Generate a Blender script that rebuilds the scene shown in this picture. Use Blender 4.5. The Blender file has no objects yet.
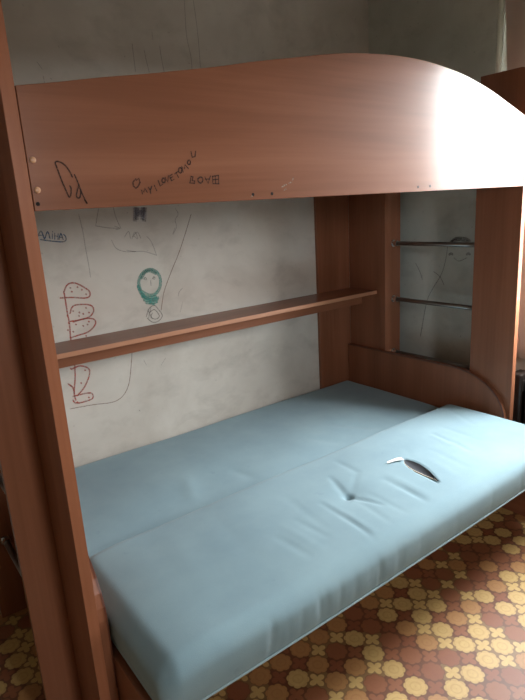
import bpy, bmesh, math, random
from mathutils import Vector, Matrix
random.seed(4)
SC = bpy.context.scene
COL = SC.collection

# ------------------------------------------------------------------ helpers
def srgb(r, g, b):
    f = lambda c: (c/255/12.92) if c/255 <= .04045 else ((c/255+.055)/1.055)**2.4
    return (f(r), f(g), f(b), 1)

class NT:
    """small wrapper for building node trees"""
    def __init__(s, name):
        s.m = bpy.data.materials.new(name); s.m.use_nodes = True
        s.t = s.m.node_tree; s.t.nodes.clear()
        s.out = s.n('ShaderNodeOutputMaterial'); s.b = s.n('ShaderNodeBsdfPrincipled')
        s.l(s.b.outputs[0], s.out.inputs[0])
    def n(s, kind, **kw):
        x = s.t.nodes.new(kind)
        for k, v in kw.items(): setattr(x, k, v)
        return x
    def l(s, a, b): s.t.links.new(a, b)
    def val(s, sock, v):
        if isinstance(v, (int, float, tuple, list)): sock.default_value = v
        else: s.l(v, sock)
    def math(s, op, a, b=0.0, c=0.0):
        x = s.n('ShaderNodeMath', operation=op)
        s.val(x.inputs[0], a); s.val(x.inputs[1], b); s.val(x.inputs[2], c)
        return x.outputs[0]
    def coords(s, scale=(1, 1, 1), loc=(0, 0, 0)):
        c = s.n('ShaderNodeTexCoord'); m = s.n('ShaderNodeMapping')
        m.inputs['Scale'].default_value = scale; m.inputs['Location'].default_value = loc
        s.l(c.outputs['Object'], m.inputs[0]); return m.outputs[0]
    def noise(s, vec, scale, detail=4, rough=.55, dist=0.0):
        x = s.n('ShaderNodeTexNoise'); s.l(vec, x.inputs['Vector'])
        x.inputs['Scale'].default_value = scale; x.inputs['Detail'].default_value = detail
        x.inputs['Roughness'].default_value = rough; x.inputs['Distortion'].default_value = dist
        return x.outputs['Fac']
    def ramp(s, fac, stops, mode='LINEAR'):
        x = s.n('ShaderNodeValToRGB'); e = x.color_ramp; e.interpolation = mode
        while len(e.elements) < len(stops): e.elements.new(.5)
        for i, (p, c) in enumerate(stops): e.elements[i].position = p; e.elements[i].color = c
        s.l(fac, x.inputs[0]); return x.outputs[0]
    def mix(s, fac, a, b, blend='MIX'):
        x = s.n('ShaderNodeMix', data_type='RGBA', blend_type=blend)
        s.val(x.inputs[0], fac); s.val(x.inputs[6], a); s.val(x.inputs[7], b)
        return x.outputs[2]
    def bump(s, h, strength, dist=.002):
        x = s.n('ShaderNodeBump'); x.inputs['Strength'].default_value = strength
        x.inputs['Distance'].default_value = dist
        s.l(h, x.inputs['Height']); s.l(x.outputs[0], s.b.inputs['Normal'])
    def base(s, c): s.val(s.b.inputs['Base Color'], c)
    def rough(s, v): s.val(s.b.inputs['Roughness'], v)

def plain(name, c, rough=.6, metal=0.0, spec=.5):
    t = NT(name); t.base(c); t.rough(rough)
    t.b.inputs['Metallic'].default_value = metal
    t.b.inputs['Specular IOR Level'].default_value = spec
    return t.m

def wood(name, axis, tint=1.0, rough=.3):
    t = NT(name)
    sc = [9, 9, 9]; sc[axis] = .7
    v = t.coords(tuple(sc))
    broad = t.noise(v, 1.1, 3, .5, .6)
    sc2 = [90, 90, 90]; sc2[axis] = 2.2
    fine = t.noise(t.coords(tuple(sc2)), 1.0, 3, .6)
    k = t.math('ADD', t.math('MULTIPLY', broad, .72), t.math('MULTIPLY', fine, .28))
    A = lambda r, g, b: srgb(min(255, r*tint), min(255, g*tint), min(255, b*tint))
    c = t.ramp(k, [(.3, A(124, 77, 53)), (.5, A(138, 88, 63)), (.7, A(151, 99, 73))])
    t.base(c)
    t.rough(.45); t.b.inputs['Specular IOR Level'].default_value = .12
    t.b.inputs['Coat Weight'].default_value = .45
    t.b.inputs['Coat Roughness'].default_value = rough
    return t.m

def wall_mat(name, c1, c2, dirt):
    t = NT(name)
    v = t.coords()
    big = t.noise(v, 2.2, 5, .6, .4)
    c = t.ramp(big, [(.34, c1), (.62, c2)])
    sm = t.noise(t.coords((1, 1, 1.6), (3, 1, 7)), 5.5, 5, .6, .3)
    f = t.ramp(sm, [(.52, (0, 0, 0, 1)), (.74, (1, 1, 1, 1))])
    c = t.mix(t.math('MULTIPLY', f, .30), c, dirt)
    sp = t.noise(t.coords((1, 1, 1), (9, 2, 1)), 46, 2, .5)
    g = t.ramp(sp, [(.70, (0, 0, 0, 1)), (.76, (1, 1, 1, 1))])
    c = t.mix(t.math('MULTIPLY', g, .4), c, dirt)
    t.base(c); t.rough(.82)
    t.bump(t.noise(v, 60, 5, .6), .18, .002)
    return t.m

def fabric(name):
    t = NT(name)
    v = t.coords()
    c = t.ramp(t.noise(v, 3.2, 4, .6), [(.3, srgb(124, 149, 158)), (.7, srgb(141, 166, 173))])
    w = t.noise(v, 420, 2, .6)
    c = t.mix(t.math('MULTIPLY', w, .35), c, srgb(104, 134, 148))
    st = t.noise(t.coords((1, 1, 1), (5, 5, 5)), 21, 3, .5)
    c = t.mix(t.ramp(st, [(.70, (0, 0, 0, 1)), (.78, (.35, .35, .35, 1))]), c, srgb(112, 136, 148))
    t.base(c); t.rough(.9)
    t.b.inputs['Specular IOR Level'].default_value = .2
    t.b.inputs['Sheen Weight'].default_value = .15
    t.bump(w, .35, .001)
    return t.m

def linoleum(name):
    t = NT(name)
    tc = t.n('ShaderNodeTexCoord'); sp = t.n('ShaderNodeSeparateXYZ'); t.l(tc.outputs['Object'], sp.inputs[0])
    P = .0822
    u = t.math('DIVIDE', t.math('SUBTRACT', sp.outputs[0], .935), P)
    v = t.math('DIVIDE', t.math('SUBTRACT', sp.outputs[1], -1.27), P)
    iu, iv = t.math('ROUND', u), t.math('ROUND', v)
    du, dv = t.math('SUBTRACT', u, iu), t.math('SUBTRACT', v, iv)
    r = t.math('SQRT', t.math('ADD', t.math('MULTIPLY', du, du), t.math('MULTIPLY', dv, dv)))
    th = t.math('ARCTAN2', dv, du)
    R = t.math('ADD', .370, t.math('MULTIPLY', t.math('SQRT', t.math('ABSOLUTE', t.math('COSINE', t.math('MULTIPLY', th, 4)))), .075))
    e = t.math('SUBTRACT', r, R)
    big = t.math('LESS_THAN', e, 0)
    def ident(a, b, z):
        c = t.n('ShaderNodeCombineXYZ'); t.val(c.inputs[0], a); t.val(c.inputs[1], b); c.inputs[2].default_value = z
        w = t.n('ShaderNodeTexWhiteNoise', noise_dimensions='3D'); t.l(c.outputs[0], w.inputs['Vector'])
        return w.outputs['Value']
    cream, tan, brown, red = srgb(208, 178, 112), srgb(180, 134, 82), srgb(136, 80, 55), srgb(126, 68, 48)
    cb = t.ramp(ident(iu, iv, 3.0), [(0, cream), (.42, tan), (.64, brown), (.84, red)], 'CONSTANT')
    cs = t.ramp(ident(t.math('FLOOR', u), t.math('FLOOR', v), 7.0), [(0, cream), (.5, brown), (.8, red)], 'CONSTANT')
    c = t.mix(big, cs, cb)
    # drawn petals inside the flowers, and the dark outline between shapes
    pet = t.math('COSINE', t.math('MULTIPLY', r, 34))
    pet = t.math('MULTIPLY', t.math('GREATER_THAN', pet, .55), big)
    c = t.mix(t.math('MULTIPLY', pet, .16), c, srgb(120, 70, 36))
    mot = t.noise(t.coords(), 70, 3, .6)
    c = t.mix(t.math('MULTIPLY', mot, .45), c, srgb(146, 96, 52))
    # little four-petalled crosses in the gaps; whatever is in neither shape is outline
    su, sv = t.math('SUBTRACT', t.math('FRACT', u), .5), t.math('SUBTRACT', t.math('FRACT', v), .5)
    r2 = t.math('SQRT', t.math('ADD', t.math('MULTIPLY', su, su), t.math('MULTIPLY', sv, sv)))
    c2 = t.math('COSINE', t.math('MULTIPLY', t.math('ARCTAN2', sv, su), 2))
    cross = t.math('LESS_THAN', r2, t.math('ADD', .125, t.math('MULTIPLY', t.math('ABSOLUTE', c2), .205)))
    inner = t.math('LESS_THAN', e, -.022)
    line = t.math('SUBTRACT', 1.0, t.math('MAXIMUM', inner, t.math('MULTIPLY', cross, t.math('GREATER_THAN', e, .016))))
    c = t.mix(t.math('MULTIPLY', line, .75), c, srgb(84, 48, 30))
    wear = t.noise(t.coords(), 3.0, 4, .6)
    c = t.mix(t.math('MULTIPLY', wear, .3), c, srgb(120, 82, 52))
    t.base(c); t.rough(.5)
    t.bump(mot, .08, .001)
    return t.m

def link(name, bm, mat, parent=None, bevel=0.0, smooth=False):
    me = bpy.data.meshes.new(name)
    bmesh.ops.recalc_face_normals(bm, faces=bm.faces)
    bm.to_mesh(me); bm.free()
    o = bpy.data.objects.new(name, me); COL.objects.link(o)
    for m in (mat if isinstance(mat, list) else [mat]): me.materials.append(m)
    if smooth: me.shade_smooth()
    if bevel:
        b = o.modifiers.new('bevel', 'BEVEL'); b.width = bevel; b.segments = 2; b.limit_method = 'ANGLE'
    if parent:
        o.parent = parent; o.matrix_parent_inverse = Matrix.Translation(-world_loc(parent))
    return o

def world_loc(o):
    v = Vector(o.location)
    if o.parent: v = v + world_loc(o.parent) + o.matrix_parent_inverse.translation
    return v

def thing(name, label, cat, loc, group=None):
    o = bpy.data.objects.new(name, None); COL.objects.link(o); o.location = loc
    o.empty_display_size = .1
    o['label'] = label; o['category'] = cat
    if group: o['group'] = group
    return o

def structure(o): o['kind'] = 'structure'; return o

def box(x0, x1, y0, y1, z0, z1, bm=None):
    bm = bm or bmesh.new()
    vs = [bm.verts.new((x, y, z)) for x in (x0, x1) for y in (y0, y1) for z in (z0, z1)]
    for f in ((0, 1, 3, 2), (4, 6, 7, 5), (0, 4, 5, 1), (2, 3, 7, 6), (0, 2, 6, 4), (1, 5, 7, 3)):
        bm.faces.new([vs[i] for i in f])
    return bm

def prism(poly, axis, a, b, bm=None):
    """extrude a 2-D outline along axis (0: outline is y,z; 1: outline is x,z)"""
    bm = bm or bmesh.new()
    mk = (lambda p, t: (t, p[0], p[1])) if axis == 0 else (lambda p, t: (p[0], t, p[1]))
    A = [bm.verts.new(mk(p, a)) for p in poly]; B = [bm.verts.new(mk(p, b)) for p in poly]
    bm.faces.new(A); bm.faces.new(B[::-1]); n = len(poly)
    for i in range(n): bm.faces.new((A[i], A[(i+1) % n], B[(i+1) % n], B[i]))
    return bm

def tube(pts, r, n=12, bm=None, closed=False):
    bm = bm or bmesh.new()
    pts = [Vector(p) for p in pts]; rings = []
    up = Vector((.13, .31, .94)).normalized()
    for i, p in enumerate(pts):
        a = pts[i-1] if (i or closed) else p
        b = pts[(i+1) % len(pts)] if (i < len(pts)-1 or closed) else p
        d = (b-a).normalized(); s = d.cross(up)
        if s.length < 1e-3: s = d.cross(Vector((1, 0, 0)))
        s.normalize(); q = s.cross(d)
        rr = r[i] if isinstance(r, (list, tuple)) else r
        rings.append([bm.verts.new(p+(s*math.cos(k*2*math.pi/n)+q*math.sin(k*2*math.pi/n))*rr) for k in range(n)])
    m = len(rings)
    for i in range(m if closed else m-1):
        A, B = rings[i], rings[(i+1) % m]
        for k in range(n): bm.faces.new((A[k], A[(k+1) % n], B[(k+1) % n], B[k]))
    if not closed: bm.faces.new(rings[0]); bm.faces.new(rings[-1][::-1])
    return bm

def smooth_line(P, n=5):
    if len(P) < 3: return P
    out = []
    for i in range(len(P)-1):
        p0, p1, p2, p3 = P[max(i-1, 0)], P[i], P[i+1], P[min(i+2, len(P)-1)]
        for k in range(n):
            t = k/n
            out.append(tuple(.5*(2*b+(c-a)*t+(2*a-5*b+4*c-d)*t*t+(-a+3*b-3*c+d)*t**3) for a, b, c, d in zip(p0, p1, p2, p3)))
    return out+[P[-1]]

def ink(lines, w, place, curve=True, lift=.0006):
    """pen strokes lying on a flat surface; place((a, b), height) gives the 3-D point"""
    bm = bmesh.new()
    for k, L in enumerate(lines):
        P = [Vector(p) for p in (smooth_line(L) if curve else L)]
        P = [p for i, p in enumerate(P) if i == 0 or (p-P[i-1]).length > w*.15]
        if len(P) < 2: P = [P[0], P[0]+Vector((w*.6, w*.3))]
        hgt = lift+.00025*(k % 6); prev = None
        for i, p in enumerate(P):
            a, c = P[max(i-1, 0)], P[min(i+1, len(P)-1)]
            d = (c-a).normalized() if (c-a).length > 1e-9 else Vector((1, 0))
            n = Vector((-d.y, d.x))*w/2*(1 if 0 < i < len(P)-1 else .7)
            e = d*w*.3*(-1 if i == 0 else (1 if i == len(P)-1 else 0))
            q = [bm.verts.new(place(p+e+n, hgt)), bm.verts.new(place(p+e-n, hgt))]
            if prev: bm.faces.new((prev[0], prev[1], q[1], q[0]))
            prev = q
    return bm
def pen(name, c, alpha, grain=240):
    """pigment that covers its ground only in part, broken up by the surface's grain"""
    t = NT(name); t.base(c); t.rough(.8)
    n = t.ramp(t.noise(t.coords(), grain, 3, .6), [(.35, (.45, .45, .45, 1)), (.6, (1, 1, 1, 1))])
    tp = t.n('ShaderNodeBsdfTransparent'); mx = t.n('ShaderNodeMixShader')
    t.l(t.math('MULTIPLY', n, alpha), mx.inputs[0])
    t.l(tp.outputs[0], mx.inputs[1]); t.l(t.b.outputs[0], mx.inputs[2]); t.l(mx.outputs[0], t.out.inputs[0])
    return t.m
on_wall = lambda p, h: (p[0], -h, p[1])

# pen and pencil strokes: (x, z) on the guard board and the back wall, (y, z) on the right wall
STROKES={
 'marker_scribble':[[(0.087,1.481),(0.084,1.49),(0.075,1.505),(0.063,1.512),(0.056,1.51),(0.058,1.5),(0.063,1.478),(0.068,1.461),(0.072,1.448),(0.075,1.441),(0.079,1.447),(0.081,1.458),(0.079,1.464)],[(0.092,1.486),(0.097,1.471),(0.1,1.457),(0.1,1.447),(0.096,1.439),(0.091,1.44),(0.091,1.447),(0.098,1.464)],[(0.1,1.457),(0.105,1.441),(0.111,1.426),(0.106,1.435)]],
 'heart_and_words':[[(0.23,1.475),(0.222,1.468),(0.222,1.46),(0.227,1.455),(0.233,1.458),(0.239,1.467),(0.237,1.476),(0.231,1.472)],[(0.242,1.442),(0.24,1.451),(0.246,1.446),(0.249,1.454),(0.254,1.445)],[(0.258,1.456),(0.262,1.45)],[(0.267,1.458),(0.262,1.45),(0.262,1.442)],[(0.273,1.46),(0.278,1.448)],[(0.284,1.47),(0.288,1.458),(0.295,1.462)],[(0.303,1.47),(0.302,1.467),(0.299,1.465),(0.296,1.466),(0.294,1.469),(0.295,1.472),(0.297,1.475),(0.3,1.475),(0.302,1.474),(0.303,1.47)],[(0.303,1.477),(0.309,1.466),(0.312,1.48)],[(0.326,1.472),(0.319,1.469),(0.315,1.48),(0.322,1.483)],[(0.316,1.475),(0.323,1.478)],[(0.333,1.487),(0.338,1.476)],[(0.329,1.484),(0.337,1.489)],[(0.349,1.492),(0.348,1.488),(0.345,1.486),(0.342,1.487),(0.34,1.49),(0.341,1.494),(0.343,1.497),(0.346,1.498),(0.349,1.496),(0.349,1.492)],[(0.352,1.488),(0.35,1.501),(0.357,1.495),(0.359,1.505),(0.367,1.496)],[(0.374,1.51),(0.373,1.506),(0.37,1.505),(0.368,1.505),(0.366,1.508),(0.366,1.511),(0.369,1.514),(0.371,1.515),(0.374,1.513),(0.374,1.51)],[(0.378,1.534),(0.38,1.521),(0.388,1.523),(0.391,1.535)]],
 'capital_word':[[(0.373,1.478),(0.368,1.463),(0.381,1.462),(0.382,1.467),(0.375,1.468),(0.378,1.477),(0.373,1.478)],[(0.405,1.469),(0.403,1.465),(0.398,1.462),(0.394,1.463),(0.391,1.467),(0.391,1.472),(0.395,1.475),(0.4,1.476),(0.404,1.474),(0.405,1.469)],[(0.411,1.476),(0.419,1.461),(0.427,1.478)],[(0.412,1.471),(0.424,1.471)],[(0.433,1.477),(0.432,1.46),(0.45,1.459)],[(0.433,1.469),(0.449,1.47)],[(0.433,1.477),(0.451,1.479)],[(0.451,1.479),(0.45,1.459)],[(0.441,1.478),(0.441,1.46)]],
 'blue_name':[[(0.269,1.334),(0.285,1.357),(0.293,1.327)],[(0.277,1.342),(0.292,1.341)],[(0.295,1.328),(0.309,1.353),(0.314,1.326)],[(0.325,1.343),(0.322,1.326)],[(0.327,1.352),(0.327,1.35)],[(0.334,1.345),(0.331,1.323)],[(0.347,1.343),(0.343,1.321)],[(0.333,1.335),(0.345,1.333)],[(0.347,1.321),(0.357,1.343),(0.362,1.319)],[(0.351,1.329),(0.361,1.327)],[(0.278,1.326),(0.313,1.318),(0.355,1.311),(0.372,1.316),(0.373,1.33),(0.367,1.338)]],
 'red_loops':[[(0.336,1.122),(0.337,1.083),(0.337,1.037),(0.339,0.991),(0.335,0.933),(0.336,0.874),(0.335,0.82),(0.33,0.773),(0.317,0.709),(0.319,0.677)],[(0.335,1.119),(0.353,1.146),(0.381,1.15),(0.413,1.131),(0.436,1.109),(0.434,1.089),(0.412,1.085),(0.368,1.094),(0.318,1.099)],[(0.347,1.033),(0.363,1.06),(0.403,1.061),(0.437,1.05),(0.442,1.026),(0.419,1.006),(0.377,1.001),(0.343,1.002)],[(0.354,0.997),(0.401,1.003),(0.438,0.995),(0.442,0.973),(0.411,0.948),(0.368,0.941),(0.333,0.936)],[(0.32,0.809),(0.356,0.815),(0.389,0.796),(0.387,0.766),(0.361,0.723),(0.327,0.694)],[(0.31,0.696),(0.381,0.693),(0.386,0.666),(0.323,0.663),(0.307,0.681)],[(0.298,0.753),(0.315,0.732),(0.317,0.707)]],
 'red_dots':[[(0.362,1.133),(0.364,1.132)],[(0.39,1.132),(0.392,1.131)],[(0.406,1.121),(0.407,1.119)],[(0.42,1.1),(0.422,1.099)],[(0.365,1.118),(0.367,1.117)],[(0.36,1.041),(0.361,1.04)],[(0.384,1.032),(0.385,1.03)],[(0.413,1.046),(0.414,1.044)],[(0.422,1.026),(0.423,1.024)],[(0.38,1.019),(0.381,1.017)],[(0.335,1.026),(0.336,1.025)],[(0.398,1.024),(0.399,1.022)],[(0.363,0.986),(0.365,0.985)],[(0.391,0.976),(0.393,0.974)],[(0.416,0.989),(0.418,0.987)],[(0.409,0.978),(0.411,0.977)],[(0.348,0.96),(0.35,0.958)],[(0.397,0.933),(0.398,0.932)],[(0.317,0.812),(0.319,0.811)],[(0.373,0.793),(0.375,0.792)],[(0.35,0.744),(0.351,0.742)],[(0.307,0.742),(0.309,0.741)],[(0.375,0.694),(0.377,0.693)],[(0.372,0.676),(0.374,0.674)],[(0.323,0.668),(0.325,0.666)],[(0.336,0.997),(0.338,0.995)],[(0.329,0.969),(0.33,0.968)]],
 'teal_hood':[[(0.656,1.084),(0.652,1.119),(0.674,1.154),(0.708,1.165),(0.737,1.153),(0.753,1.124),(0.748,1.085),(0.724,1.059),(0.693,1.057),(0.664,1.075),(0.656,1.084)],[(0.659,1.067),(0.677,1.047),(0.704,1.036),(0.734,1.04)],[(0.647,1.103),(0.655,1.074),(0.671,1.053)],[(0.667,1.04),(0.695,1.034),(0.731,1.034)],[(0.675,1.028),(0.698,1.023),(0.726,1.024)],[(0.66,1.056),(0.687,1.046),(0.723,1.047)],[(0.666,1.134),(0.686,1.156),(0.71,1.16),(0.735,1.146)],[(0.693,1.023),(0.713,1.014)]],
 'pencil_face':[[(0.676,1.128),(0.684,1.135),(0.689,1.126)],[(0.68,1.127),(0.686,1.123)],[(0.717,1.125),(0.724,1.133),(0.729,1.126)],[(0.72,1.124),(0.726,1.122)],[(0.707,1.119),(0.706,1.097)],[(0.668,0.968),(0.686,1),(0.711,1.01),(0.728,0.99),(0.744,0.959),(0.722,0.938),(0.693,0.939),(0.671,0.961)],[(0.687,0.983),(0.711,0.991),(0.73,0.96),(0.711,0.949),(0.69,0.961),(0.699,0.978)],[(0.679,0.994),(0.695,0.956)],[(0.694,1.001),(0.678,0.959)]],
 'blue_arch':[[(0.667,1.376),(0.672,1.417)],[(0.675,1.382),(0.68,1.417)],[(0.708,1.373),(0.716,1.415)],[(0.701,1.38),(0.709,1.415)],[(0.677,1.414),(0.711,1.412)],[(0.679,1.404),(0.706,1.402)],[(0.68,1.396),(0.703,1.394)]],
 'grey_pencil':[[(0.747,1.222),(0.738,1.257),(0.728,1.283),(0.712,1.304)],[(0.613,1.256),(0.647,1.247),(0.692,1.243),(0.747,1.222)],[(0.858,1.413),(0.87,1.387),(0.853,1.363),(0.856,1.333),(0.835,1.303),(0.848,1.329)],[(0.643,1.299),(0.661,1.326),(0.669,1.297),(0.655,1.31)],[(0.857,1.066),(0.839,1.051),(0.832,1.034)],[(0.851,1.004),(0.834,0.961)],[(0.436,1.41),(0.443,1.344),(0.445,1.277),(0.448,1.215),(0.449,1.164)],[(0.522,1.436),(0.511,1.405),(0.498,1.364)],[(0.496,1.362),(0.544,1.351),(0.594,1.345)],[(0.576,1.355),(0.597,1.345),(0.579,1.341)],[(0.555,1.302),(0.569,1.269),(0.604,1.251),(0.654,1.246)],[(0.579,1.435),(0.585,1.39),(0.601,1.344)],[(0.612,1.309),(0.633,1.33),(0.638,1.301)],[(0.649,1.306),(0.671,1.325),(0.684,1.297)],[(0.634,0.78),(0.643,0.755)],[(0.739,0.766),(0.713,0.739)],[(0.585,0.558),(0.589,0.554)],[(0.588,0.56),(0.584,0.557)],[(0.738,2.04),(0.739,1.993),(0.74,1.941)],[(0.788,2.022),(0.792,1.984),(0.8,1.943)],[(0.858,2.046),(0.86,2.005),(0.87,1.929)],[(0.991,2.229),(0.987,2.103),(1,2.018),(0.999,1.96)],[(1.033,2.236),(1.042,2.109),(1.042,1.963)],[(0.446,1.999),(0.449,1.996)],[(0.402,1.89),(0.406,1.887)],[(0.362,1.94),(0.377,1.918)],[(0.376,1.895),(0.378,1.874)],[(0.699,1.993),(0.702,1.99)],[(0.829,2.091),(0.83,2.064)]],
 'brown_line':[[(0.935,1.383),(0.904,1.317),(0.858,1.225),(0.809,1.143),(0.765,1.061),(0.742,0.984)],[(0.584,0.822),(0.569,0.749),(0.552,0.688),(0.52,0.644),(0.472,0.628),(0.386,0.639),(0.291,0.647)]],
 'right_pencil':[[(-0.511,1.149),(-0.501,1.081),(-0.479,1.011),(-0.432,0.938),(-0.399,0.878),(-0.38,0.803),(-0.364,0.712),(-0.355,0.665)],[(-0.549,1.096),(-0.578,1.081),(-0.621,1.099)],[(-0.318,1.059),(-0.345,1.018),(-0.363,0.976)],[(-0.43,1.022),(-0.471,0.997),(-0.496,0.957)],[(-0.364,0.715),(-0.371,0.71)]],
 'right_marker':[[(-0.525,1.17),(-0.549,1.189),(-0.574,1.194),(-0.611,1.191),(-0.634,1.179)],[(-0.534,1.175),(-0.574,1.184),(-0.624,1.177)],[(-0.522,1.111),(-0.533,1.117),(-0.542,1.111)],[(-0.62,1.114),(-0.629,1.12),(-0.638,1.114)]],
}

SKY, EXPO, FTOP = 57, 0.0, 2.05
# ------------------------------------------------------------------ materials
WOOD_X = wood('laminate wood, grain along', 0, 1.0, .19)
WOOD_Z = wood('laminate wood, grain upright', 2, .97, .24)
WOOD_Y = wood('laminate wood, grain across', 1, .95, .28)
EDGE = plain('light edge band', srgb(176, 124, 94), .4)
EDGEV = wood('paler edge band', 2, 1.13, .13)
TRIM = plain('dark edge band', srgb(92, 50, 34), .4)
WALL_B = wall_mat('old whitewash', srgb(189, 181, 170), srgb(207, 201, 191), srgb(132, 124, 114))
WALL_R = wall_mat('grey plaster', srgb(184, 187, 178), srgb(202, 204, 195), srgb(124, 124, 118))
WALL_P = wall_mat('room wallpaper', srgb(166, 156, 142), srgb(176, 166, 150), srgb(146, 136, 124))
CEIL = plain('ceiling paint', srgb(200, 198, 190), .9)
FLOOR = linoleum('patterned linoleum')
FAB = fabric('blue grey upholstery')
PIPING = plain('upholstery piping', srgb(150, 172, 178), .8)
STEEL = plain('dulled chrome', srgb(150, 148, 144), .28, 1.0)
CHROME = plain('chrome', srgb(215, 215, 215), .2, 1.0)
BRASS = plain('screw cap', srgb(196, 150, 116), .35)
HOLE = plain('drilled hole', srgb(22, 14, 10), .9)
CHIP = pen('chipped laminate', srgb(214, 190, 168), 0.5)
FOAM = plain('dark foam', srgb(70, 72, 76), .95, 0, .1)
RIMF = plain('foam edge', srgb(190, 178, 160), .9)
FLAP = plain('torn lining', srgb(236, 236, 232), .8)
PIPE = plain('cream pipe paint', srgb(226, 224, 208), .35)
RAD = plain('dark brown radiator paint', srgb(46, 34, 28), .5)
FRAME = plain('white window paint', srgb(225, 225, 220), .5)
INK = pen('black marker', srgb(44, 22, 14), .92)
RED = pen('faded red crayon', srgb(184, 82, 66), .75)
BLUE = pen('blue pen', srgb(70, 104, 140), .85)
TEAL = pen('teal crayon', srgb(80, 158, 146), .65)
PENCIL = pen('pencil', srgb(118, 116, 114), 0.38)
DARKP = pen('dark pencil', srgb(84, 88, 88), 0.7)
BROWNP = pen('brown pencil', srgb(168, 128, 104), 0.6)
ARCHB = pen('grey blue crayon', srgb(136, 138, 156), 0.5)
MARKR = pen('grey marker', srgb(92, 92, 92), 0.55)

# curtain cloth lets some daylight through
def cloth(name, c, through):
    t = NT(name); t.base(c); t.rough(.9)
    tr = t.n('ShaderNodeBsdfTranslucent'); tr.inputs[0].default_value = c
    mx = t.n('ShaderNodeMixShader'); mx.inputs[0].default_value = through
    t.l(t.b.outputs[0], mx.inputs[1]); t.l(tr.outputs[0], mx.inputs[2]); t.l(mx.outputs[0], t.out.inputs[0])
    return t.m
CURTAIN = cloth('pinkish curtain', srgb(214, 198, 188), .5)
# window pane: mostly clear with a glossy reflection
t = NT('window glass'); gl = t.n('ShaderNodeBsdfGlossy'); gl.inputs['Roughness'].default_value = .02
tp = t.n('ShaderNodeBsdfTransparent'); mx = t.n('ShaderNodeMixShader'); mx.inputs[0].default_value = .06
t.l(tp.outputs[0], mx.inputs[1]); t.l(gl.outputs[0], mx.inputs[2]); t.l(mx.outputs[0], t.out.inputs[0])
GLASS = t.m

# ------------------------------------------------------------------ the room
XL, XR, YF, H = -1.75, 2.09, -3.7, 2.55
WY0, WY1, WZ0, WZ1 = WIN = (-1.60, -1.02, .88, 2.03)      # window opening in the right wall
structure(link('floor', box(XL-.1, XR+.1, YF-.1, .1, -.1, 0), FLOOR))
structure(link('ceiling', box(XL-.1, XR+.1, YF-.1, .1, H, H+.1), CEIL))
wb = structure(link('wall_back', box(XL-.1, XR, 0, .1, 0, H), WALL_B))
structure(link('wall_left', box(XL-.1, XL, YF, 0, 0, H), WALL_P))
FX0, FX1, FZ0, FZ1 = .04, .48, 1.45, FTOP                  # second window, behind the viewer
bm = box(XL-.1, FX0, YF-.1, YF, 0, H); box(FX1, XR+.1, YF-.1, YF, 0, H, bm)
box(FX0, FX1, YF-.1, YF, 0, FZ0, bm); box(FX0, FX1, YF-.1, YF, FZ1, H, bm)
structure(link('wall_front', bm, WALL_P))
bm = box(XR, XR+.1, WY1, .1, 0, H); box(XR, XR+.1, YF, WY0, 0, H, bm)
box(XR, XR+.1, WY0, WY1, 0, WZ0, bm); box(XR, XR+.1, WY0, WY1, WZ1, H, bm)
wr = structure(link('wall_right', bm, WALL_R))
bm = bmesh.new(); ft = .035
box(XR+.02, XR+.07, WY0, WY0+ft, WZ0, WZ1, bm); box(XR+.02, XR+.07, WY1-ft, WY1, WZ0, WZ1, bm)
box(XR+.02, XR+.07, WY0+ft, WY1-ft, WZ0, WZ0+ft, bm); box(XR+.02, XR+.07, WY0+ft, WY1-ft, WZ1-ft, WZ1, bm)
win = structure(link('window_1', bm, FRAME))
link('window_pane', box(XR+.043, XR+.047, WY0+ft, WY1-ft, WZ0+ft, WZ1-ft), GLASS, win)

bm = bmesh.new()
box(FX0, FX0+ft, YF-.07, YF-.02, FZ0, FZ1, bm); box(FX1-ft, FX1, YF-.07, YF-.02, FZ0, FZ1, bm)
box(FX0+ft, FX1-ft, YF-.07, YF-.02, FZ0, FZ0+ft, bm); box(FX0+ft, FX1-ft, YF-.07, YF-.02, FZ1-ft, FZ1, bm)
win2 = structure(link('window_2', bm, FRAME))
link('window_pane', box(FX0+ft, FX1-ft, YF-.047, YF-.043, FZ0+ft, FZ1-ft), GLASS, win2)

# marks drawn on the walls
S = STROKES
link('blue_lettering', ink(S['blue_name'], .0045, on_wall), BLUE, wb)
link('red_crayon_drawing', ink(S['red_loops'], .0062, on_wall), RED, wb)
link('red_crayon_dots', ink(S['red_dots'], .0085, on_wall, lift=.0011), RED, wb)
link('teal_crayon_figure', ink(S['teal_hood'], .0145, on_wall), TEAL, wb)
link('pencil_face', ink(S['pencil_face'], .0038, on_wall, lift=.0013), DARKP, wb)
link('blue_crayon_arch', ink(S['blue_arch'], .026, on_wall), ARCHB, wb)
link('pencil_marks', ink(S['grey_pencil'], .0036, on_wall), PENCIL, wb)
link('brown_pencil_line', ink(S['brown_line'], .0040, on_wall), BROWNP, wb)
on_right = lambda p, h: (XR-h, p[0], p[1])
link('pencil_crack_line', ink(S['right_pencil'], .0040, on_right), MARKR, wr)
link('marker_face', ink(S['right_marker'], .012, on_right), MARKR, wr)

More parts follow.
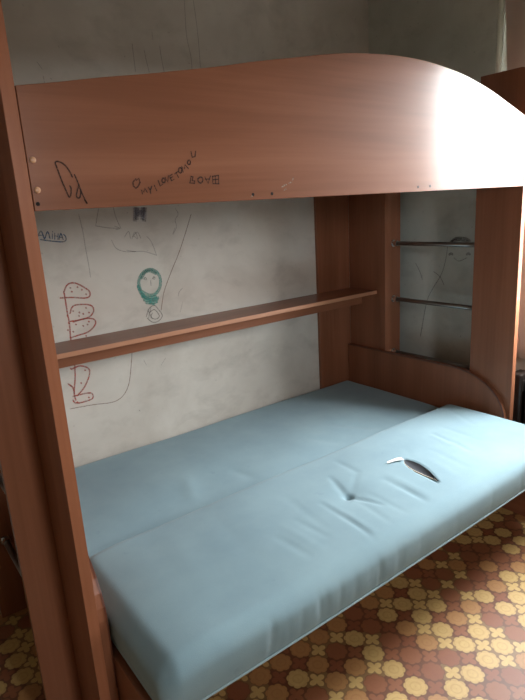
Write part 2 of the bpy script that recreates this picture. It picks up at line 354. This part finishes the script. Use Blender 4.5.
# ------------------------------------------------------------------ the bunk bed
L, T, W, SW, CY, CX = 1.9, .028, .983, .206, .272, .12
bed = thing('bunk_bed', 'brown wood-laminate bunk bed with wavy upper guard board and steel ladder rungs', 'bunk bed', (L/2, -W/2, 0))
TOP = 1.86
def stile_outline(y0, y1, top, r=.035):
    a = [(y1, 0), (y1, top)]
    for k in range(7):
        t = math.pi/2*k/6
        a.append((y0+r-r*math.sin(t), top-r+r*math.cos(t)))
    a.append((y0, 0)); return a
for x0 in (-T, L):
    sgn = -1 if x0 < 0 else 1
    st = link('stile_board', prism(stile_outline(-W, -W+SW, TOP), 0, x0, x0+T), WOOD_Z, bed, .0015)
    link('edge_band', box(x0+.001, x0+T-.001, -W-.001, -W+.001, .001, TOP-.04), EDGEV, st)
    link('stile_board', box(x0, x0+T, -CY, -.018, 0, TOP), WOOD_Z, bed, .0015)
    xa, xb = (x0+T, x0+T+CX-T) if sgn > 0 else (x0-(CX-T), x0)
    link('ladder_cheek', box(xa, xb, -W+SW-.02, -W+SW, 0, TOP-.03), WOOD_Z, bed, .001)
    yc = -CY if sgn > 0 else -.205
    link('ladder_cheek', box(xa, xb, yc, yc+.02, 0, TOP-.03), WOOD_Z, bed, .001)
    xc = L+CX/2 if sgn > 0 else -.062
    for z in ((1.174, .884, .594) if sgn > 0 else (1.174, .884, .594, .300)):
        ya, yb = -W+SW, yc
        r = link('ladder_rung', tube([(xc, ya, z), (xc, yb, z)], .011, 16), STEEL, bed, 0, True)
        for y, s in ((ya, 1), (yb, -1)):
            link('rung_socket', tube([(xc, y, z), (xc, y+s*.006, z), (xc, y+s*.006, z), (xc, y+s*.03, z)], [.018, .018, .0135, .0135], 16), CHROME, r, 0, False)
    # board against the wall in the corner
    xw0, xw1 = (L-.236, L) if sgn > 0 else (0, .236)
    link('back_board', box(xw0, xw1, -.018, -.001, 0, TOP), WOOD_Z, bed, .001)

# wavy guard board of the upper bunk
prof = [(0, 1.652), (.08, 1.664), (.175, 1.680), (.27, 1.694), (.369, 1.710), (.47, 1.727), (.569, 1.746), (.65, 1.760), (.735, 1.774), (.83, 1.790), (.923, 1.802),
        (1.03, 1.811), (1.14, 1.816), (1.27, 1.814), (1.394, 1.803), (1.49, 1.789), (1.571, 1.772), (1.64, 1.755), (1.703, 1.737), (1.79, 1.710), (1.862, 1.688), (1.899, 1.676)]
prof[0] = (.001, 1.652)
top = smooth_line(prof, 4)
GB = 1.416
guard = link('guard_board', prism([(.001, GB)]+top+[(1.899, GB)], 1, -W, -W+.022), WOOD_X, bed, .0015)
on_guard = lambda p, h: (p[0], -W-h, p[1])
link('marker_scribble', ink(S['marker_scribble'], .0033, on_guard), INK, guard)
link('marker_words', ink(S['heart_and_words'], .0038, on_guard, False), INK, guard)
link('marker_word', ink(S['capital_word'], .0038, on_guard, False), INK, guard)
def dome(x, z, r, h=.004):
    return tube([(x, -W+.001, z), (x, -W-h*.5, z), (x, -W-h*.85, z), (x, -W-h, z)], [r, r, r*.75, r*.3], 14)
for z in (1.515, 1.457): link('screw_cap', dome(.012, z, .0065), BRASS, guard, 0, True)
for x, z in ((.009, 1.430), (.554, 1.430), (.617, 1.430), (1.234, 1.431), (1.298, 1.432)):
    link('screw_hole', tube([(x, -W+.001, z), (x, -W-.0006, z)], .0042, 12), HOLE, guard)
for x in (.5505,): link('hole_chip', ink([[(x-.002, 1.4255), (x+.001, 1.4265)]], .005, on_guard, False), CHIP, guard)
link('laminate_chips', ink([[(.652, 1.446), (.660, 1.450), (.668, 1.452)], [(.658, 1.437), (.666, 1.441)], [(.676, 1.455), (.686, 1.458)], [(.690, 1.463), (.693, 1.470)]], .0045, on_guard, False), CHIP, guard)
# upper bunk base and the shelf on the wall side
link('bunk_base', box(.001, L-.001, -W+.024, -.02, 1.452, 1.470), WOOD_X, bed, .001)
sh = link('shelf', box(.001, L-.001, -.214, -.019, .914, .931), WOOD_X, bed, .001)
link('edge_band', box(.001, L-.001, -.2175, -.2142, .9135, .9315), EDGE, sh, .001)
link('shelf_lip', box(.002, L-.004, -.115, -.099, .852, .9135), WOOD_X, sh, .001)

# ------------------------------------------------------------------ the fold-out sofa under the bunk
sofa = thing('sofa_bed', 'fold-out sofa with two blue-grey cushions on the floor under the bunk', 'sofa', (L/2, -.65, 0))
arm = [(-.022, 0), (-.022, .612), (-.70, .612)]
for k in range(1, 10):
    t = math.pi/2*k/9
    arm.append((-.70-.272*math.sin(t), .612-.20*(1-math.cos(t))))
arm += [(-.972, 0)]
for xa in (.002, L-.024):
    a = link('armrest', prism(arm, 0, xa, xa+.022), WOOD_Z, sofa, .0015)
    xi = xa+.022 if xa < 1 else xa
    pts = [(xi, y, z) for y, z in arm[1:-1]]
    bm = bmesh.new()
    rows = []
    for i, (y, z) in enumerate(arm[1:-1]+[(-.972, .20)]):
        rows.append((y, z))
    s = 1 if xa < 1 else -1
    prevv = None
    for i, (y, z) in enumerate(rows):
        j0, j1 = rows[max(i-1, 0)], rows[min(i+1, len(rows)-1)]
        d = Vector((j1[0]-j0[0], j1[1]-j0[1])).normalized(); n = Vector((-d.y, d.x))
        if n.y < 0 and abs(d.x) > .3: n = -n
        if n.x > 0 and abs(d.x) <= .3: n = -n
        q = [bm.verts.new((xi+s*e, y+n.x*f, z+n.y*f)) for e, f in ((-.003, .001), (.0012, .001), (.0012, -.006), (-.003, -.006))]
        if prevv:
            for k in range(4): bm.faces.new((prevv[k], prevv[(k+1) % 4], q[(k+1) % 4], q[k]))
        else: bm.faces.new(q)
        prevv = q
    bm.faces.new(prevv[::-1])
    link('edge_band', bm, TRIM, a)
for xa in (.026, L-.046):
    link('base_side', box(xa, xa+.018, -1.16, -.04, .0, .298), WOOD_Y, sofa, .001)
link('base_front', box(.046, L-.048, -.965, -.947, .01, .297), WOOD_X, sofa, .001)
link('base_back', box(.046, L-.048, -.06, -.042, .01, .297), WOOD_X, sofa, .001)
link('base_deck', box(.046, L-.048, -1.14, -.062, .280, .2975), WOOD_X, sofa, .001)

def bumpline(p, a, b, w):
    """gaussian profile round a segment, fading at its ends"""
    ab = (b[0]-a[0], b[1]-a[1]); l2 = ab[0]**2+ab[1]**2
    t = ((p[0]-a[0])*ab[0]+(p[1]-a[1])*ab[1])/l2
    if t < -.2 or t > 1.2: return 0
    tc = min(max(t, 0), 1)
    dx, dy = p[0]-a[0]-ab[0]*tc, p[1]-a[1]-ab[1]*tc
    return math.exp(-(dx*dx+dy*dy)/(w*w))*math.sin(math.pi*min(max((t+.2)/1.4, 0), 1))

def cushion(name, x0, x1, y0, y1, z0, z1, rt, rb, deform, parent, n=(230, 84, 18)):
    bm = bmesh.new()
    rng = ((x0, x1), (y0, y1), (z0, z1)); zm = (z0+z1)/2
    cache = {}
    def vert(i, j, k):
        key = (i, j, k)
        if key in cache: return cache[key]
        p = [rng[a][0]+(rng[a][1]-rng[a][0])*c/n[a] for a, c in enumerate(key)]
        # rounded edges: big radius on top, small below
        f = min(max((p[2]-z0)/(z1-z0), 0), 1); r = rb+(rt-rb)*f
        r = min(r, (z1-z0)*.48)
        zr = rt if p[2] > zm else rb
        zr = min(zr, (z1-z0)*.48)
        q = [min(max(p[0], x0+r), x1-r), min(max(p[1], y0+r), y1-r), min(max(p[2], z0+zr), z1-zr)]
        d = Vector(((p[0]-q[0])/r, (p[1]-q[1])/r, (p[2]-q[2])/zr)); l = d.length
        if l > 1e-9:
            d = d/l*max(abs(c) for c in d) if l > 0 else d
            d.normalize()
            p = [q[0]+d.x*r, q[1]+d.y*r, q[2]+d.z*zr]
        p = deform(p, d)
        v = bm.verts.new(p); cache[key] = v; return v
    for a in range(3):
        b, c = [q for q in range(3) if q != a]
        for side in (0, n[a]):
            for i in range(n[b]):
                for j in range(n[c]):
                    ks = []
                    for di, dj in ((0, 0), (1, 0), (1, 1), (0, 1)):
                        k = [0, 0, 0]; k[a] = side; k[b] = i+di; k[c] = j+dj; ks.append(tuple(k))
                    bm.faces.new([vert(*k) for k in ks])
    return link(name, bm, FAB, parent, 0, True)

CR = (.043, 1.862, -1.246, -.688, .300, .442)
BTN = (.861, -1.001)
TA, TB = (1.196, -.966), (1.150, -1.150)
folds = [  # creases in the seat cushion: start, end, depth, width
    (BTN, (.900, -1.115), -.016, .008), (BTN, (.902, -.871), -.013, .010), ((1.012, -.79), (.998, -.915), -.009, .012), ((.998, -.915), (.886, -.99), -.007, .012),
    ((.875, -.914), (.859, -.986), -.006, .010), ((.759, -.98), (.750, -1.194), -.010, .009), ((.775, -.97), (.768, -1.194), .005, .012), ((.764, -1.079), (.740, -1.215), -.007, .008),
    ((.631, -1.0), (.642, -1.13), -.006, .011), ((.528, -1.03), (.545, -1.16), -.006, .012), ((.580, -1.0), (.590, -1.16), .004, .014), ((1.475, -.89), (1.453, -.99), -.010, .010),
    ((1.468, -.98), (1.435, -1.085), -.008, .011), ((1.455, -.90), (1.43, -1.0), .006, .016), ((1.027, -1.017), (1.030, -1.182), -.012, .012), ((1.035, -1.09), (1.02, -1.195), -.006, .010),
    ((1.06, -1.0), (1.06, -1.17), .005, .016), ((1.765, -.765), (1.673, -.946), -.007, .014), ((1.56, -.86), (1.55, -1.05), -.004, .014), ((1.28, -.90), (1.22, -.98), -.004, .014),
    ((1.34, -.98), (1.31, -1.15), -.005, .016), ((1.26, -1.03), (1.23, -1.17), .004, .02), ((.45, -.80), (.42, -1.08), -.004, .03), ((.30, -.78), (.25, -1.1), .004, .04),
    ((.70, -.86), (.67, -1.1), -.004, .014), ((.92, -1.04), (.92, -1.19), -.005, .010), ((.86, -1.05), (.84, -1.2), -.005, .010)]
random.seed(11)
gath = [(.30+.42*random.random(), .003+.005*random.random(), .006+.006*random.random(), random.uniform(-.02, .02)) for _ in range(16)]
gath += [(random.uniform(.7, 1.75), .002+.002*random.random(), .008+.008*random.random(), random.uniform(-.02, .02)) for _ in range(14)]
def leaf(p):
    """1 inside the torn slit, fading to 0 outside it"""
    ab = (TB[0]-TA[0], TB[1]-TA[1]); l = math.hypot(*ab); u = (ab[0]/l, ab[1]/l)
    t = ((p[0]-TA[0])*u[0]+(p[1]-TA[1])*u[1])/l; s = (p[0]-TA[0])*u[1]-(p[1]-TA[1])*u[0]
    if t < 0 or t > 1: return 0
    hw = .026*math.sin(math.pi*t**.7)+.001
    return max(0, 1-(s/hw)**2)
def seat_deform(p, d):
    x, y, z = p; x0, x1, y0, y1, z0, z1 = CR
    u, v = (x-x0)/(x1-x0)*2-1, (y-y0)/(y1-y0)*2-1
    f = min(max((z-z0)/(z1-z0), 0), 1)
    zz = .010*(1-abs(u)**4)*(1-v*v)*f
    up = max(d.z, 0) if d.length > .1 else f
    if f > .5:
        w = (f-.5)*2
        for a, b, dep, wd in folds: zz += .3*dep*bumpline((x, y), a, b, wd)*w
        r = math.hypot(x-BTN[0], y-BTN[1]); zz -= w*(.016*math.exp(-(r/.014)**2)+.008*math.exp(-(r/.06)**2))
        zz -= .016*min(1, 2*leaf((x, y)))*w
        zz += .0022*math.sin(9*x+4*math.sin(5*y))*w
    z += zz
    front = max(0, min(1, (y0+.06-y)/.06))
    if front > 0:
        bow = .010*math.sin(math.pi*f)*front
        y -= bow+.010*front*(1-abs(u)**3)
        for gx, dep, wd, sl in gath:
            dx = x-gx-sl*(1-f)
            y += .28*dep*math.exp(-(dx/wd)**2)*math.sin(math.pi*min(1, .1+f))*front
    if x < x0+.06:
        e = (x0+.06-x)/.06; x -= .008*math.sin(math.pi*f)*e
    if x < x0+.16: z -= .016*f*((x0+.16-x)/.16)**2
    return (x, y, z)
seat = cushion('seat_cushion', *CR, .046, .022, seat_deform, sofa)
def back_deform(p, d):
    x, y, z = p
    u, v = (x-.95)/.91, (y+.356)/.33
    f = min(max((z-.3)/.12, 0), 1)
    z += f*(-.012*max(0, (v+.2)*-1)+.010*(1-abs(u)**4)*(1-v*v)+.0022*math.sin(7*x+3*math.sin(6*y)))
    if f > .5:
        for a, b, dep, wd in (((1.45, -.62), (1.30, -.45), -.005, .02), ((1.2, -.6), (1.12, -.48), -.004, .02), ((.75, -.62), (.72, -.5), -.004, .02), ((.5, -.6), (.55, -.45), .004, .03)):
            z += dep*bumpline((x, y), a, b, wd)
    return (x, y, z)
back = cushion('back_cushion', .040, 1.862, -.684, -.022, .300, .408, .030, .02, back_deform, sofa, (150, 56, 14))
# piping round the lower edge of the seat
ring = []
x0, x1, y0, y1 = CR[0]-.001, CR[1]+.001, CR[2]-.002, CR[3]
for k in range(61):
    x = x0+.022+(x1-x0-.044)*k/60; u = (x-x0)/(x1-x0)*2-1
    ring.append((x, y0-.010*(1-abs(u)**3)-.001, .316))
line = [(x0, y1-.03, .316)]+[(x0-.001, y1-.03+(y0+.022-y1+.03)*k/12, .316) for k in range(1, 13)]+ring+[(x1+.001, y0+.022+(y1-.03-y0-.022)*k/12, .316) for k in range(13)]
link('piping', tube(line, .0035, 8), PIPING, seat, 0, True)
# button and the torn slit with foam showing
def top_z(x, y): return seat_deform((x, y, CR[5]), Vector((0, 0, 1)))[2]
bz = top_z(*BTN)
link('tuft_button', tube([(BTN[0], BTN[1], bz-.003), (BTN[0], BTN[1], bz+.002), (BTN[0], BTN[1], bz+.004)], [.009, .009, .005], 14), FAB, seat, 0, True)
bm = bmesh.new(); N, Mm = 28, 6
ab = Vector((TB[0]-TA[0], TB[1]-TA[1])); l = ab.length; uu = ab/l; nn = Vector((-uu.y, uu.x))
def slit(t, s, dz): # s in -1..1 across
    hw = .0245*math.sin(math.pi*t**.7)+.0005
    p = Vector(TA)+uu*l*t+nn*hw*s
    return (p.x, p.y, top_z(p.x, p.y)+dz)
base_z = lambda t: CR[5]+.008
g = [[bm.verts.new((*slit(i/N, -1+2*j/Mm, 0)[:2], CR[5]+.010-.010*(1-(-1+2*j/Mm)**2)*math.sin(math.pi*i/N)**.5)) for j in range(Mm+1)] for i in range(N+1)]
for i in range(N):
    for j in range(Mm): bm.faces.new((g[i][j], g[i+1][j], g[i+1][j+1], g[i][j+1]))
link('torn_slit', bm, FOAM, seat, 0, True)
for s, r0 in ((-1, .0022), (1, .0016)):
    pts = [(*slit(i/N, s*1.04, 0)[:2], CR[5]+.0095) for i in range(1, N)]
    link('torn_edge', tube(pts, [r0*(.4+math.sin(math.pi*i/(N-2))) for i in range(N-1)], 6), RIMF if s < 0 else FAB, seat, 0, True)
bm = bmesh.new()
fl = [(TA[0]-.010, TA[1]+.006, .461), (TA[0]-.014, TA[1]-.010, .458), (1.160, -.963, .459), (1.118, -.949, .456), (1.124, -.944, .459), (1.165, -.953, .463)]
A = [bm.verts.new(p) for p in fl]; B = [bm.verts.new((p[0], p[1], p[2]+.0025)) for p in fl]
bm.faces.new(A); bm.faces.new(B[::-1])
for i in range(6): bm.faces.new((A[i], A[(i+1) % 6], B[(i+1) % 6], B[i]))
link('torn_flap', bm, FLAP, seat)
# loose threads below the seat edge
# ------------------------------------------------------------------ things by the window
p = thing('heating_pipe', 'thin cream heating pipe running up the grey right-hand wall beside the curtain', 'pipe', (XR-.034, -.762, 0))
link('riser', tube([(XR-.034, -.762, 0), (XR-.034, -.762, H)], .0125, 14), PIPE, p, 0, True)
link('pipe_bracket', box(XR-.045, XR, -.769, -.755, 2.2, 2.215), PIPE, p)
rad = thing('radiator', 'dark brown radiator by the wall past the right end of the bed', 'radiator', (2.02, -1.3, 0))
for k in range(8):
    y = -.96-.075*k
    bm = box(1.975, 2.065, y-.030, y+.030, .11, .605)
    box(1.985, 2.055, y-.036, y+.036, .14, .20, bm); box(1.985, 2.055, y-.036, y+.036, .52, .58, bm)
    link('radiator_section', bm, RAD, rad, .010)
for y in (-.96, -1.485):
    link('radiator_foot', box(1.99, 2.05, y-.02, y+.02, 0, .115), RAD, rad, .004)
# curtain hanging beside the window: wavy cloth with a slanting near edge
bm = bmesh.new(); nu, nv = 60, 30; rows = []
for j in range(nv+1):
    z = .66+(2.36-.66)*j/nv; ya = -.905+.118*((z-.66)/1.5); yb = -1.00
    rows.append([bm.verts.new((2.043+.003*math.sin(i/nu*math.pi*4+.4*math.sin(z*2)), ya+(yb-ya)*i/nu, z)) for i in range(nu+1)])
for j in range(nv):
    for i in range(nu): bm.faces.new((rows[j][i], rows[j][i+1], rows[j+1][i+1], rows[j+1][i]))
cu = link('curtain', bm, CURTAIN, None, 0, True)
so = cu.modifiers.new('thickness', 'SOLIDIFY'); so.thickness = .002
cu['label'] = 'pinkish curtain hanging beside the window at the right edge above the radiator'; cu['category'] = 'curtain'
rod = link('curtain_rod', tube([(2.045, -1.75, 2.375), (2.045, -.70, 2.375)], .011, 12), STEEL, None, 0, True)
rod['label'] = 'thin steel curtain rod high on the right-hand wall above the window'; rod['category'] = 'curtain rod'

# ------------------------------------------------------------------ light: daylight through the window
w = bpy.data.worlds.new('overcast sky'); SC.world = w; w.use_nodes = True
bg = w.node_tree.nodes['Background']; bg.inputs[1].default_value = SKY
wt = w.node_tree; tc = wt.nodes.new('ShaderNodeTexCoord'); sx = wt.nodes.new('ShaderNodeSeparateXYZ'); cr = wt.nodes.new('ShaderNodeValToRGB')
wt.links.new(tc.outputs['Generated'], sx.inputs[0]); wt.links.new(sx.outputs[2], cr.inputs[0]); wt.links.new(cr.outputs[0], bg.inputs[0])
e = cr.color_ramp.elements
e[0].position = 0; e[0].color = (.10, .10, .095, 1)             # the ground outside
e[1].position = .012; e[1].color = (.75, .77, .78, 1)           # overcast sky, brighter towards the zenith
z = e.new(1.0); z.color = (1.25, 1.29, 1.32, 1)
def portal(loc, rot, sx, sy):
    pl = bpy.data.lights.new('window_daylight', 'AREA'); pl.shape = 'RECTANGLE'; pl.size = sx; pl.size_y = sy
    pl.cycles.is_portal = True
    po = bpy.data.objects.new('window_daylight', pl); COL.objects.link(po)
    po.location = loc; po.rotation_euler = rot
portal((XR+.085, (WY0+WY1)/2, (WZ0+WZ1)/2), (0, math.pi/2, 0), WZ1-WZ0, WY1-WY0)
portal(((FX0+FX1)/2, YF-.085, (FZ0+FZ1)/2), (math.pi/2, 0, 0), FX1-FX0, FZ1-FZ0)

# ------------------------------------------------------------------ camera
cd = bpy.data.cameras.new('camera'); cam = bpy.data.objects.new('camera', cd); COL.objects.link(cam)
R = ((0.793766052389365, -0.6054817039798187, -0.057683275044842074), (0.19747874707433435, 0.16685846971459697, 0.9660022751207442), (-0.5752717605863813, -0.7781710334047381, 0.2520163570914537))
cam.matrix_world = Matrix(((R[0][0], R[1][0], R[2][0], -.33376), (R[0][1], R[1][1], R[2][1], -2.18472), (R[0][2], R[1][2], R[2][2], 1.40), (0, 0, 0, 1)))
cd.sensor_fit = 'HORIZONTAL'; cd.sensor_width = 36; cd.lens = 552.54/525*36; cd.clip_start = .02
SC.camera = cam
vs = SC.view_settings
SC.display_settings.display_device = 'sRGB'
vs.view_transform = 'Standard'; vs.look = 'None'; vs.gamma = 1; vs.use_curve_mapping = False; vs.exposure = EXPO
SC.cycles.use_denoising = True
SC.cycles.max_bounces = 12; SC.cycles.diffuse_bounces = 8; SC.cycles.glossy_bounces = 4; SC.cycles.transparent_max_bounces = 8
SC.cycles.sample_clamp_indirect = 12
